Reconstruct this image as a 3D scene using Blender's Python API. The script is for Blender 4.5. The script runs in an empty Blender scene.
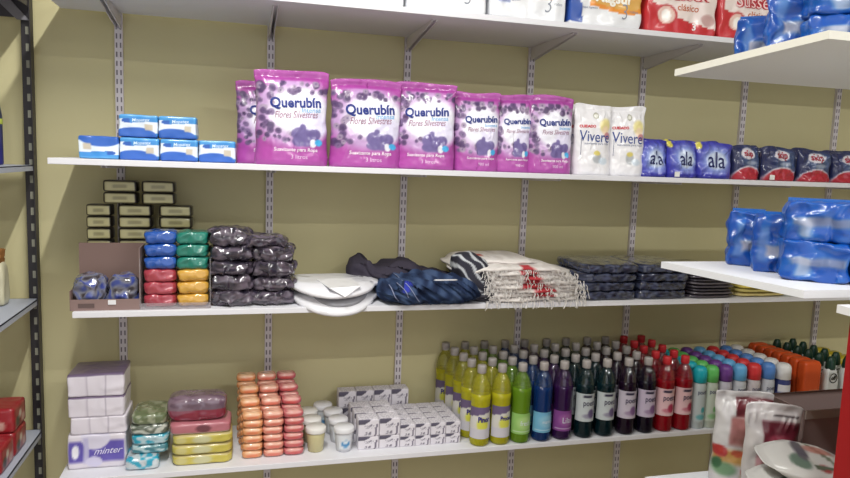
import bpy, math, random
import numpy as np
from mathutils import Vector, Matrix, noise
from mathutils.bvhtree import BVHTree
SC = bpy.context.scene
COL = SC.collection
# ------------------------------------------------------------------ camera
cam_d = bpy.data.cameras.new('camera'); cam = bpy.data.objects.new('camera', cam_d); COL.objects.link(cam)
cam_d.sensor_width = 36; cam_d.lens = 681.7/850*36; cam_d.clip_start = .05
r_ = Vector((0.96564864, -0.25742064, 0.0354587)); u_ = Vector((-0.00459024, 0.11953789, 0.99281903)); f_ = Vector((0.25981076, 0.95887711, -0.11424998))
cam.matrix_world = Matrix(((r_.x, u_.x, -f_.x, .4023), (r_.y, u_.y, -f_.y, -2.555), (r_.z, u_.z, -f_.z, 1.6), (0, 0, 0, 1)))
SC.camera = cam
# ------------------------------------------------------------------ world, lights, exposure
w = bpy.data.worlds.new('world'); SC.world = w; w.use_nodes = True
w.node_tree.nodes['Background'].inputs[0].default_value = (.95, .95, 1, 1)
w.node_tree.nodes['Background'].inputs[1].default_value = .85
SC.view_settings.view_transform = 'Standard'; SC.view_settings.look = 'None'; SC.view_settings.gamma = 1
SC.view_settings.use_curve_mapping = False; SC.view_settings.exposure = 0.42
def area(name, loc, sx, sy, power, col=(1, .99, .95), rot=(0, 0, 0)):
    l = bpy.data.lights.new(name, 'AREA'); l.shape = 'RECTANGLE'; l.size = sx; l.size_y = sy; l.energy = power; l.color = col
    o = bpy.data.objects.new(name, l); COL.objects.link(o); o.location = loc; o.rotation_euler = rot
    return o
area('tube_light_near_shelves', (.33, -1.55, 2.93), .05, 1.3, 34)
area('fill_light_aisle', (2.2, -2.9, 2.93), 1.3, .05, 34)  # unseen fill, added to lift the ambient light and brighten the right side
area('fill_light_back', (.2, -4.1, 2.93), .05, 1.3, 22)  # unseen fill behind the camera, added for ambient light

# ------------------------------------------------------------------ helpers
def lin(c):
    c = np.asarray(c, float)/255.; return np.where(c <= .04045, c/12.92, ((c+.055)/1.055)**2.4)
MATS = {}
def mat(kind):
    """materials that take the thing's own colour from its printed colour attribute"""
    if kind in MATS: return MATS[kind]
    m = bpy.data.materials.new(kind); m.use_nodes = True; nt = m.node_tree; b = nt.nodes['Principled BSDF']
    a = nt.nodes.new('ShaderNodeAttribute'); a.attribute_name = 'print'; nt.links.new(a.outputs['Color'], b.inputs['Base Color'])
    P = dict(film=(.3, .5), gloss=(.2, .5), paper=(.75, .2), cloth=(.95, .1), plastic=(.38, .4), metal=(.45, .5), melamine=(.45, .35), liquid=(.08, .5), shell=(.06, .6), clear=(.08, .5))[kind]
    b.inputs['Roughness'].default_value = P[0]; b.inputs['Specular IOR Level'].default_value = P[1]
    if kind == 'liquid': b.inputs['Transmission Weight'].default_value = .45; b.inputs['IOR'].default_value = 1.25
    if kind in ('film', 'gloss', 'liquid', 'clear', 'shell'): b.inputs['Coat Weight'].default_value = dict(film=.3, gloss=.9, clear=.5, liquid=.3, shell=.9)[kind]; b.inputs['Coat Roughness'].default_value = .12
    if kind == 'clear': b.inputs['Alpha'].default_value = .28
    if kind == 'shell': b.inputs['Alpha'].default_value = .62
    if kind in ('film', 'gloss', 'cloth', 'clear'):
        n = nt.nodes.new('ShaderNodeTexNoise'); n.inputs['Scale'].default_value = dict(film=16, gloss=26, cloth=260, clear=40)[kind]; n.inputs['Detail'].default_value = 2.5
        if kind in ('film', 'gloss'): n.noise_type = 'RIDGED_MULTIFRACTAL'; n.inputs['Distortion'].default_value = .6
        tc = nt.nodes.new('ShaderNodeTexCoord'); nt.links.new(tc.outputs['Object'], n.inputs['Vector'])
        bp = nt.nodes.new('ShaderNodeBump'); bp.inputs['Strength'].default_value = dict(film=.7, gloss=.9, cloth=.35, clear=.5)[kind]
        bp.inputs['Distance'].default_value = .007 if kind != 'cloth' else .002
        nt.links.new(n.outputs['Fac'], bp.inputs['Height']); nt.links.new(bp.outputs['Normal'], b.inputs['Normal']); nt.links.new(bp.outputs['Normal'], b.inputs['Coat Normal'])
    MATS[kind] = m; return m
def wallmat(name, c1, c2, scale, rough=.85):
    m = bpy.data.materials.new(name); m.use_nodes = True; nt = m.node_tree; b = nt.nodes['Principled BSDF']
    tc = nt.nodes.new('ShaderNodeTexCoord'); n = nt.nodes.new('ShaderNodeTexNoise'); n.inputs['Scale'].default_value = scale; n.inputs['Detail'].default_value = 5
    r = nt.nodes.new('ShaderNodeValToRGB'); r.color_ramp.elements[0].color = (*lin(c1), 1); r.color_ramp.elements[1].color = (*lin(c2), 1)
    r.color_ramp.elements[0].position = .35; r.color_ramp.elements[1].position = .65
    nt.links.new(tc.outputs['Object'], n.inputs['Vector']); nt.links.new(n.outputs['Fac'], r.inputs[0]); nt.links.new(r.outputs[0], b.inputs['Base Color'])
    bp = nt.nodes.new('ShaderNodeBump'); bp.inputs['Strength'].default_value = .15; n2 = nt.nodes.new('ShaderNodeTexNoise'); n2.inputs['Scale'].default_value = 120
    nt.links.new(tc.outputs['Object'], n2.inputs['Vector']); nt.links.new(n2.outputs['Fac'], bp.inputs['Height']); nt.links.new(bp.outputs['Normal'], b.inputs['Normal'])
    b.inputs['Roughness'].default_value = rough; b.inputs['Specular IOR Level'].default_value = .2
    return m
def mk(name, V, F, kind, parent=None, col=(200, 200, 200), smooth=True, loc=None, rot=None):
    """one mesh object; col = one sRGB colour or an (n,3) array of sRGB colours per vertex"""
    me = bpy.data.meshes.new(name); V = np.asarray(V, float); me.from_pydata(V.tolist(), [], [list(map(int, f)) for f in F]); me.update()
    a = me.color_attributes.new('print', 'FLOAT_COLOR', 'POINT')
    c = lin(col); 
    if c.ndim == 1: c = np.tile(c, (len(V), 1))
    a.data.foreach_set('color', np.hstack([c, np.ones((len(V), 1))]).astype(np.float32).ravel())
    me.materials.append(kind if not isinstance(kind, str) else mat(kind))
    if smooth: me.polygons.foreach_set('use_smooth', [True]*len(me.polygons))
    o = bpy.data.objects.new(name, me); COL.objects.link(o); o.parent = parent
    if loc is not None: o.location = loc
    if rot is not None: o.rotation_euler = rot
    return o
def tag(o, label, cat, group=None, kind=None):
    o['label'] = label; o['category'] = cat
    if group: o['group'] = group
    if kind: o['kind'] = kind
    return o
def struct(o): o['kind'] = 'structure'; return o
def thing(name, label, cat, loc=(0, 0, 0), rz=0, group=None):
    o = bpy.data.objects.new(name, None); o.empty_display_size = .05; COL.objects.link(o); o.location = loc; o.rotation_euler = (0, 0, rz)
    return tag(o, label, cat, group)
def dup(o, loc, rz=None, label=None, group=None):
    c = o.copy(); COL.objects.link(c); c.location = loc
    if rz is not None: c.rotation_euler = (c.rotation_euler.x, c.rotation_euler.y, rz)
    if label: c['label'] = label
    if group: c['group'] = group
    for ch in KIDS(o):
        k = ch.copy(); COL.objects.link(k); k.parent = c
        for g in KIDS(ch):
            q = g.copy(); COL.objects.link(q); q.parent = k
    return c
def KIDS(o): return [x for x in list(COL.objects) if x.parent == o]
ORD = ['front', 'second', 'third', 'fourth', 'fifth', 'sixth', 'seventh', 'eighth', 'ninth', 'tenth']

def boxes(L):
    """list of (x0,x1,y0,y1,z0,z1) -> V,F of separate boxes"""
    V = []; F = []
    for (a, b, c, d, e, f) in L:
        n = len(V); V += [(a, c, e), (b, c, e), (b, d, e), (a, d, e), (a, c, f), (b, c, f), (b, d, f), (a, d, f)]
        F += [(n, n+3, n+2, n+1), (n+4, n+5, n+6, n+7), (n, n+1, n+5, n+4), (n+1, n+2, n+6, n+5), (n+2, n+3, n+7, n+6), (n+3, n, n+4, n+7)]
    return V, F
def box(name, a, b, c, d, e, f, kind, col, parent=None, bevel=0):
    V, F = boxes([(a, b, c, d, e, f)]); o = mk(name, V, F, kind, parent, col, smooth=False)
    if bevel: m = o.modifiers.new('bevel', 'BEVEL'); m.width = bevel; m.segments = 2
    return o
_cg = {}
def cubegrid(nx, ny, nz):
    if (nx, ny, nz) in _cg: return _cg[(nx, ny, nz)]
    idx = {}; P = []; F = []
    def g(i, j, k):
        if (i, j, k) not in idx: idx[(i, j, k)] = len(P); P.append((2*i/nx-1, 2*j/ny-1, 2*k/nz-1))
        return idx[(i, j, k)]
    for i in range(nx):
        for k in range(nz):
            F.append((g(i, 0, k), g(i+1, 0, k), g(i+1, 0, k+1), g(i, 0, k+1))); F.append((g(i, ny, k), g(i, ny, k+1), g(i+1, ny, k+1), g(i+1, ny, k)))
    for i in range(nx):
        for j in range(ny):
            F.append((g(i, j, 0), g(i, j+1, 0), g(i+1, j+1, 0), g(i+1, j, 0))); F.append((g(i, j, nz), g(i+1, j, nz), g(i+1, j+1, nz), g(i, j+1, nz)))
    for j in range(ny):
        for k in range(nz):
            F.append((g(0, j, k), g(0, j, k+1), g(0, j+1, k+1), g(0, j+1, k))); F.append((g(nx, j, k), g(nx, j+1, k), g(nx, j+1, k+1), g(nx, j, k+1)))
    _cg[(nx, ny, nz)] = (np.array(P), F); return _cg[(nx, ny, nz)]
def nz3(P, s, seed=0):
    return np.array([noise.noise(Vector((p[0]*s+seed*7.3, p[1]*s+seed*3.1, p[2]*s-seed*5.7))) for p in P])
def rpack(name, w, d, h, kind, parent=None, paint=None, n=(10, 6, 8), k=6., amp=0., freq=20, seed=0, fn=None, loc=None, rot=None, col=(200, 200, 200)):
    """rounded, slightly crumpled wrapped package; base centre at the origin, front towards -y.
       paint(p) gets cube coordinates in -1..1 and returns sRGB per vertex; fn(V,p) may bend it"""
    P, F = cubegrid(*n)
    mx = np.abs(P).max(1); nk = (np.abs(P)**k).sum(1)**(1/k); Q = P*(mx/nk)[:, None]
    V = Q*np.array([w/2, d/2, h/2])
    if amp:
        a = nz3(V, freq, seed); b = nz3(V, freq, seed+11); c = nz3(V, freq, seed+23)
        V = V+amp*np.stack([a, b, c*.6], 1)
    V[:, 2] += h/2
    if fn: V = fn(V, P)
    V[:, 2] = np.maximum(V[:, 2], 0) if not fn else V[:, 2]
    return mk(name, V, F, kind, parent, paint(P) if paint else col, loc=loc, rot=rot)
def mixc(base, m, col):
    m = np.clip(np.asarray(m, float)*np.ones(len(base)), 0, 1)[:, None]; return base*(1-m)+np.asarray(col, float)*m
def ell(u, v, cx, cy, rx, ry, soft=.25):
    d = np.sqrt(((u-cx)/rx)**2+((v-cy)/ry)**2); return np.clip((1-d)/soft+.5, 0, 1)
def rect(u, v, a, b, c, d, s=.01):
    return np.clip((u-a)/s+.5, 0, 1)*np.clip((b-u)/s+.5, 0, 1)*np.clip((v-c)/s+.5, 0, 1)*np.clip((d-v)/s+.5, 0, 1)
def pouch(name, w, h, d, kind, parent, paint, seed=0, nu=64, nv=84, amp=.004, seal=.08, gusset=True, lean=0):
    """upright bag: two film faces meeting in side seams and a flat crimped top, full gusset at the bottom"""
    U, Vv = np.meshgrid(np.linspace(0, 1, nu+1), np.linspace(0, 1, nv+1)); U = U.ravel(); Vv = Vv.ravel()
    side = (1-np.abs(2*U-1)**3.2); side = np.clip(side, 0, 1)**.6
    if gusset: prof = np.clip((1-Vv/(1-seal)), 0, 1)**.42*(.82+.18*np.clip(Vv/.05, 0, 1)**.5)
    else: prof = np.clip(np.sin(np.pi*np.clip((Vv-seal)/(1-2*seal), 0, 1)), 0, 1)**.5
    t = d/2*side*prof+.0012
    pinch = 1-.05*np.sin(np.pi*np.clip(Vv, 0, 1))
    X = (U-.5)*w*pinch; Z = Vv*h
    nn = nz3(np.stack([X, Z*0, Z], 1), 22, seed); n2 = nz3(np.stack([X, Z*0, Z], 1), 60, seed+5)
    Z = Z-.006*np.abs(2*U-1)**9*Vv**9+.003*np.sin(U*5+seed*1.7)*Vv**8; X = X*(1-.03*np.clip(1-Vv/.08, 0, 1))+.004*nz3(np.stack([Z*0+U.round()*3, Z*0, Z], 1), 25, seed)
    Rr = random.Random(seed*13+1); CR = np.zeros(len(U)); A_ = h/w
    for _ in range(12):
        top = Rr.random() < .6; ax = Rr.choice([Rr.uniform(.02, .3), Rr.uniform(.7, .98), Rr.uniform(.1, .9)]); ay = (1-seal) if top else Rr.uniform(.02, .5)
        an = Rr.uniform(.9, 2.2)*(-1 if top else 1); L = Rr.uniform(.12, .38); dx, dy = math.cos(an), math.sin(an); px, py = U-ax, (Vv-ay)*A_
        tt = np.clip((px*dx+py*dy)/L, 0, 1); dd = np.hypot(px-dx*tt*L, py-dy*tt*L); CR += Rr.uniform(.4, 1)*np.clip(1-dd/.03, 0, 1)*np.sin(np.pi*np.clip(tt, .02, .98))
    vs = []; fs = []; cs = []
    wav = .004*np.sin(U*7+seed)*Vv**3
    for s in (-1, 1):
        y = s*t*(1-.22*np.exp(-((Vv-(1-seal))/.05)**2))+(amp*nn+amp*.45*n2)*np.clip(side+.2, 0, 1)+s*amp*.8*CR+wav+lean*Vv
        vs.append(np.stack([X, y, Z+.004*nz3(np.stack([X*8, Z*0, Z*0+seed], 1), 1)*(Vv > .97)], 1)); cs.append(paint(U, Vv, s))
    N = (nu+1)*(nv+1)
    for s in (0, 1):
        for j in range(nv):
            for i in range(nu):
                a = s*N+j*(nu+1)+i; q = (a, a+1, a+nu+2, a+nu+1); fs.append(q if s == 0 else q[::-1])
    for j in range(nv):
        a = j*(nu+1); fs.append((a, a+nu+1, N+a+nu+1, N+a)); a += nu; fs.append((a, N+a, N+a+nu+1, a+nu+1))
    for i in range(nu):
        fs.append((i, N+i, N+i+1, i+1)); a = nv*(nu+1)+i; fs.append((a, a+1, N+a+1, N+a))
    return mk(name, np.vstack(vs), fs, kind, parent, np.vstack(cs))
def lathe(name, prof, kind, parent=None, col=(200, 200, 200), seg=20, loc=None, sx=1, sy=1, cols=None):
    V = []; F = []; C = []
    for i, (r, z) in enumerate(prof):
        for s in range(seg):
            a = 2*math.pi*s/seg; V.append((r*math.cos(a)*sx, r*math.sin(a)*sy, z)); C.append(cols[i] if cols else col)
    for i in range(len(prof)-1):
        for s in range(seg):
            t = (s+1) % seg; F.append((i*seg+s, i*seg+t, (i+1)*seg+t, (i+1)*seg+s))
    F.append(tuple(range(seg))[::-1]); F.append(tuple((len(prof)-1)*seg+s for s in range(seg)))
    return mk(name, V, F, kind, parent, np.array(C, float), loc=loc)
_tx = {}
def textgeo(body, bold=0., shear=0.):
    key = (body, bold, shear)
    if key in _tx: return _tx[key]
    c = bpy.data.curves.new('lettering', 'FONT'); c.body = body; c.size = 1; c.align_x = 'CENTER'; c.align_y = 'CENTER'; c.offset = bold; c.shear = shear; c.resolution_u = 3
    o = bpy.data.objects.new('lettering', c); COL.objects.link(o); dg = bpy.context.evaluated_depsgraph_get(); me = bpy.data.meshes.new_from_object(o.evaluated_get(dg))
    V = np.array([v.co[:] for v in me.vertices]); F = [tuple(p.vertices) for p in me.polygons]
    bpy.data.objects.remove(o); bpy.data.meshes.remove(me); bpy.data.curves.remove(c)
    _tx[key] = (V, F); return V, F
def letter(parent, body, cx, cz, width, color, bold=.02, shear=0., rot=0., hs=1., off=.0012, name='lettering', arc=None):
    """flat printed letters laid onto the front of the parent's own mesh"""
    V, F = textgeo(body, bold, shear); V = V.copy(); s = width/(V[:, 0].max()-V[:, 0].min()); X = V[:, 0]*s; Z = V[:, 1]*s*hs
    if arc: Z = Z-arc*(X/width*2)**2*width
    c, n = math.cos(rot), math.sin(rot); X, Z = X*c-Z*n+cx, X*n+Z*c+cz
    me = parent.data; bv = BVHTree.FromPolygons([v.co for v in me.vertices], [p.vertices for p in me.polygons])
    Y = []
    last = 0
    for x, z in zip(X, Z):
        h = bv.ray_cast(Vector((x, -3, z)), Vector((0, 1, 0)))
        if h[0] is not None: last = h[0].y
        Y.append(last-off)
    return mk(name, np.stack([X, np.array(Y), Z], 1), F, 'plastic', parent, color, smooth=False)
def letter_cyl(parent, body, r, ang, cz, width, color, bold=.02, hs=1.):
    V, F = textgeo(body, bold, 0); s = width/(V[:, 0].max()-V[:, 0].min()); A = V[:, 0]*s/r+ang
    return mk('lettering', np.stack([r*np.sin(A), -r*np.cos(A), V[:, 1]*s*hs+cz], 1), F, 'plastic', parent, color, smooth=False)
rnd = random.Random(5)

# ------------------------------------------------------------------ room shell
WALL = wallmat('cream_green_paint', (198, 190, 148), (204, 197, 156), 1.3)
def slab(name, a, b, c, d, e, f, m):
    V, F = boxes([(a, b, c, d, e, f)]); o = mk(name, V, F, m, smooth=False); return struct(o)
slab('wall_back', -2.4, 5.2, 0, .12, 0, 3.0, WALL)
slab('wall_left', -2.52, -2.4, -6.2, .12, 0, 3.0, WALL)
slab('wall_right', 5.2, 5.32, -6.2, .12, 0, 3.0, WALL)
slab('floor', -2.52, 5.32, -6.2, .12, -.1, 0, wallmat('floor_tile', (150, 140, 128), (172, 162, 150), 3, .4))
slab('ceiling', -2.52, 5.32, -6.2, .12, 3.0, 3.1, wallmat('ceiling_paint', (225, 224, 215), (232, 231, 224), 2))
for nm, lx, ly, horiz, lab in (('a', .33, -1.55, 0, 'fluorescent batten on the ceiling in front of the wall shelves'), ('b', 2.2, -2.9, 1, 'added fill-light batten on the ceiling over the aisle on the right'), ('c', .2, -4.1, 0, 'added fill-light batten on the ceiling furthest from the wall shelves')):  # second and third battens are added to house the unseen fill lights
    t = thing('fluorescent_lamp', lab, 'lamp', (lx, ly, 3.0), math.pi/2 if horiz else 0, 'ceiling battens')
    box('housing', -.05, .05, -.66, .66, -.045, 0, 'plastic', (235, 235, 235), t)

# ------------------------------------------------------------------ wall shelving
for k in range(7):
    V, F = boxes([(-.0125, .0125, -.014, 0, .06, 2.72)]); nb = len(F); z = .08
    S = []
    while z < 2.7:
        S += [(-.0085, -.0040, -.0146, -.013, z, z+.017), (.0040, .0085, -.0146, -.013, z, z+.017)]; z += .03
    V2, F2 = boxes(S); n = len(V)
    c = np.array([(214, 208, 214)]*n+[(112, 104, 112)]*len(V2), float)
    o = mk('shelf_standard', V+V2, F+[tuple(i+n for i in f) for f in F2], 'metal', None, c, smooth=False, loc=(.5*k, 0, 0))
    tag(o, f'grey double-slotted shelf upright screwed to the wall, {["first","second","third","fourth","fifth","sixth","seventh"][k]} from the left', 'shelf upright', 'wall uprights')
SH = {1: (-.173, 2.053, .43), 2: (-.138, 1.552, .37), 3: (-.083, 1.097, .37), 4: (-.135, .576, .37)}
LAB = {1: 'white wall shelf at the top, carrying the white and red tissue packs', 2: 'white wall shelf with the purple softener pouches', 3: 'white wall shelf with sponges and folded cloths', 4: 'white wall shelf at the bottom, carrying the coloured bottles'}
for i, (x0, z0, d) in SH.items():
    t = thing('wall_shelf', LAB[i], 'shelf', (x0, 0, z0), 0, 'white wall shelves')
    box('board', 0, 3.5-x0, -d, -.016, 0, .018, 'melamine', (226, 226, 232), t, .0015)
    for k in range(7):
        x = .5*k-x0
        if x < 0.01: continue
        for s in (-1, 1):
            hb = .05 if i == 1 else .016
            V = [(x+s*.007-.0015, -.017, -hb), (x+s*.007-.0015, -.017, -.0005), (x+s*.007-.0015, -d+.06, -.0005), (x+s*.007-.0015, -d+.06, -.008)]
            V += [(a+.003, b, c) for a, b, c in V]
            mk('bracket', V, [(0, 1, 2, 3), (7, 6, 5, 4), (0, 4, 5, 1), (1, 5, 6, 2), (2, 6, 7, 3), (3, 7, 4, 0)], 'metal', t, (212, 208, 212), smooth=False)
ZT = {i: SH[i][1]+.018 for i in SH}

# ------------------------------------------------------------------ left metal rack
rk = thing('slotted_angle_rack', 'black slotted-angle rack with grey metal shelves at the left edge', 'rack', (-.262, -.1, 0))
def angle_post(x, y, sx, sy):
    L = [(x, x+sx*.035, y, y-sy*.003, 0, 2.5), (x, x+sx*.003, y, y-sy*.035, 0, 2.5)]
    L = [(min(a, b), max(a, b), min(c, d), max(c, d), e, f) for a, b, c, d, e, f in L]
    V, F = boxes(L); n = len(V); S = []
    z = .05
    while z < 2.45:
        xa = x+sx*.013; S.append((min(xa, xa+sx*.009), max(xa, xa+sx*.009), min(y, y-sy*.003)-.0005, max(y, y-sy*.003)+.0005, z, z+.024))
        z += .053
    V2, F2 = boxes(S); c = np.array([(38, 34, 38)]*n+[(150, 150, 135)]*len(V2), float)
    return mk('upright', V+V2, F+[tuple(i+n for i in f) for f in F2], 'metal', rk, c, smooth=False)
angle_post(.012, .06, -1, 1); angle_post(-.43, .06, 1, 1); angle_post(.012, -1.0, -1, -1); angle_post(-.43, -1.0, 1, -1)
for z in (1.54, 1.094, .636, .15):
    V, F = boxes([(-.43, .008, -1.0, .055, z-.003, z), (.005, .008, -1.0, .055, z-.018, z), (-.43, -.427, -1.0, .055, z-.018, z), (-.43, .008, .052, .055, z-.018, z), (-.43, .008, -1.0, -.997, z-.018, z)])
    mk('shelf_panel', V, F, 'metal', rk, (178, 184, 200), smooth=False)
V, F = boxes([(-.43, .008, -1.0, .055, 2.058, 2.061), (.005, .008, -1.0, .055, 2.04, 2.061), (-.43, .008, .052, .055, 2.008, 2.061)])
mk('shelf_panel', V, F, 'metal', rk, (58, 54, 60), smooth=False)['label'] = 'black top shelf panel'
V = [(.006, .046, 2.0), (-.03, .046, 2.0), (-.15, .046, 2.12), (-.10, .046, 2.12)]; V += [(a, b-.004, c) for a, b, c in V]
mk('corner_brace', V, [(0, 1, 2, 3), (7, 6, 5, 4), (0, 4, 5, 1), (1, 5, 6, 2), (2, 6, 7, 3), (3, 7, 4, 0)], 'metal', rk, (120, 118, 124), smooth=False)
# goods on the rack
t = thing('spray_bottle', 'dark blue bottle with a yellow-green band on the upper rack shelf', 'bottle', (-.350, -.15, 1.54))
lathe('body', [(.03, 0), (.034, .004), (.034, .15), (.028, .19), (.014, .215), (.014, .225)], 'plastic', t, seg=20, cols=[(42, 40, 130)]*2+[(60, 66, 90)]*2+[(60, 80, 80)]*2)
lathe('cap', [(.017, .22), (.017, .27), (.012, .275)], 'plastic', t, (40, 110, 110), seg=16)
lathe('band', [(.0343, .125), (.0347, .127), (.0347, .14), (.0343, .142)], 'paper', t, (190, 205, 90), seg=20)
t = thing('cleaning_brush', 'pale packet with a brown tuft on the middle rack shelf', 'packet', (-.352, -.15, 1.094))
rpack('packet', .07, .06, .14, 'film', t, col=(205, 200, 170), amp=.006, seed=2)
rpack('tuft', .05, .05, .05, 'cloth', t, col=(150, 105, 60), amp=.01, freq=60, seed=3).location = (0, 0, .135)
def red_paint(p):
    u = (p[:, 0]+1)/2; y = (p[:, 1]+1)/2; v = (p[:, 2]+1)/2; c = np.tile(np.array([150, 34, 42.]), (len(p), 1))
    s = np.where(np.abs(p[:, 0]) > .99, y, u)
    c = mixc(c, ell(s, v, .3, .35, .14, .22), (60, 50, 45)); c = mixc(c, ell(s, v, .72, .3, .13, .2), (190, 150, 140)); c = mixc(c, ell(s, v, .5, .55, .12, .15), (205, 190, 175))
    return c
for i, (x, y, z, lab) in enumerate(((-.355, -.21, .636, 'red box with pale pictures at the bottom of the rack stack'), (-.355, -.21, .715, 'red box with pale pictures on top of the rack stack'), (-.355, -.34, .636, 'red box with pale pictures nearest the camera on the lowest visible rack shelf'))):
    o = rpack('product_box', .16, .125, .078, 'film', None, red_paint, n=(20, 16, 12), k=14, loc=(x, y, z)); tag(o, lab, 'box', 'red boxes on the rack')

# ------------------------------------------------------------------ shelf 1: tissue packs
def tissue(x, w, label, style, y=-.30, h=.24, rz=0):
    def paint(p):
        u = (p[:, 0]+1)/2; v = (p[:, 2]+1)/2; c = np.tile(np.array([236, 238, 242.]), (len(p), 1))
        if style == 'red':
            c = mixc(c, 1, (246, 232, 228)); c = mixc(c, (v < .34-.24*u+.10*(u < .2)).astype(float), (205, 52, 62)); c = mixc(c, (u < .07).astype(float), (205, 52, 62)); c = mixc(c, (v > .62).astype(float), (214, 60, 66))
            c = mixc(c, ell(u, v, .27, .26, .15, .15, .1), (196, 48, 56)); c = mixc(c, ell(u, v, .27, .26, .12, .125, .1), (240, 205, 195)); c = mixc(c, ell(u, v, .27, .25, .065, .085, .1), (255, 250, 245))
            c = mixc(c, ell(u, v, .88, .24, .1, .09), (206, 170, 168))
        elif style == 'orange':
            c = mixc(c, ((u < .17-.1*(v-.1)) & (v > .06)).astype(float), (40, 80, 165)); b = .24+.03*np.sin(u*6)
            c = mixc(c, ((v > b) & (v < b+.06) & (u > .25)).astype(float), (235, 150, 60)); c = mixc(c, ((v > b+.06) & (u > .27)).astype(float), (225, 175, 90))
        else:
            c = mixc(c, rect(u, v, .55, .8, .3, .38), (225, 180, 140)); c = mixc(c, rect(u, v, .1, .25, .22, .3), (150, 160, 200)); c = mixc(c, rect(u, v, -1, 2, .36, .5), (70, 100, 180))
        c = mixc(c, (v > .93).astype(float)*.5, (210, 212, 220))
        return c
    t = thing('tissue_pack', label, 'tissue pack', (x, y, ZT[1]), rz, 'tissue packs on the top shelf')
    b = rpack('wrapper', w-.006, .20, h, 'film', t, paint, n=(54, 10, 46), k=26, amp=.007, freq=20, seed=int(x*10))
    if style == 'red':
        letter(b, 'Sussex', .01, .138, w*.62, (196, 40, 60), .055, 0, .02, 1.0, .0022, 'lettering_outline'); letter(b, 'Sussex', .01, .138, w*.62, (250, 215, 215), .0, 0, .02, 1.0, .0032)
        letter(b, 'clásico', .02, .092, w*.3, (200, 110, 70), .01)
        letter(b, '3', w*.18, .03, .014, (245, 240, 240), .03)
    else:
        letter(b, '3', w*.24, .055, .022, (140, 146, 158), -.015, .1, 0, 1.3); letter(b, 'rollos', w*.37, .06, .03, (150, 156, 168), .0)
        letter(b, 'papel higiénico', -w*.23, .062, .055, (80, 95, 140), .0)
        if style == 'orange': letter(b, 'Magsuf', .02, .1, w*.5, (255, 252, 240), .04)
    return t
tissue(.765, .262, 'white tissue pack at the left end of the row on the top shelf', 'white')
tissue(1.035, .266, 'white tissue pack, second from the left on the top shelf', 'white')
tissue(1.315, .274, 'white tissue pack just left of the blue and orange one', 'white')
tissue(1.598, .276, 'tissue pack with a blue corner and an orange wavy band', 'orange')
tissue(1.893, .284, 'red and white tissue pack with an egg-shaped emblem in full view', 'red')
tissue(2.185, .284, 'red and white tissue pack partly behind the blue packets at the right', 'red')

# ------------------------------------------------------------------ shelf 2: small blue packs
def blue_paint(flip):
    def f(p):
        u = (p[:, 0]+1)/2; v = (p[:, 2]+1)/2
        if flip: u = 1-u; v = 1-v
        c = np.tile(np.array([70, 150, 215.]), (len(p), 1))
        b = .62-.18*np.sin(u*3.0+.3)*u
        c = mixc(c, ((v < .80-.1*u) & (v > .18)).astype(float), (222, 232, 244))
        c = mixc(c, ell(u, v, .42, .02, .58, .42, .08), (48, 100, 190)); c = mixc(c, ell(u, v, .25, .72, .17, .1, .1), (45, 95, 180)); c = mixc(c, rect(u, v, .3, .92, .62, .9, .05)*(v > .66+.1*(u-.5)), (60, 140, 210))
        c = mixc(c, rect(u, v, .68, .88, .32, .58, .03), (196, 186, 168)); c = mixc(c, (v > .9).astype(float), (90, 165, 225))
        return c
    return f
def blue_pack(x, z, label, flip=False, src=None):
    t = thing('cleaning_pad_pack', label, 'small pack', (x, -.275, z), 0, 'small blue packs on the purple softener shelf')
    b = rpack('wrapper', .111, .085, .068, 'film', t, blue_paint(flip), n=(40, 8, 28), k=16, amp=.003, freq=30, seed=int(x*50)+int(z*9))
    if not flip: letter(b, 'Mopatex', .008, .052, .05, (215, 235, 250), .01, .2, .05)
    return t
z2 = ZT[2]
blue_pack(-.012, z2, 'light blue pack lying upside down at the left end of the row', True)
blue_pack(.101, z2, 'light blue pack in the bottom row, second from the left'); blue_pack(.215, z2, 'light blue pack in the bottom row, third from the left'); blue_pack(.328, z2, 'light blue pack at the right end of the bottom row, by the purple pouches')
blue_pack(.098, z2+.069, 'light blue pack on the upper layer, left of two'); blue_pack(.211, z2+.069, 'light blue pack on the upper layer, right of two')

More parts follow.
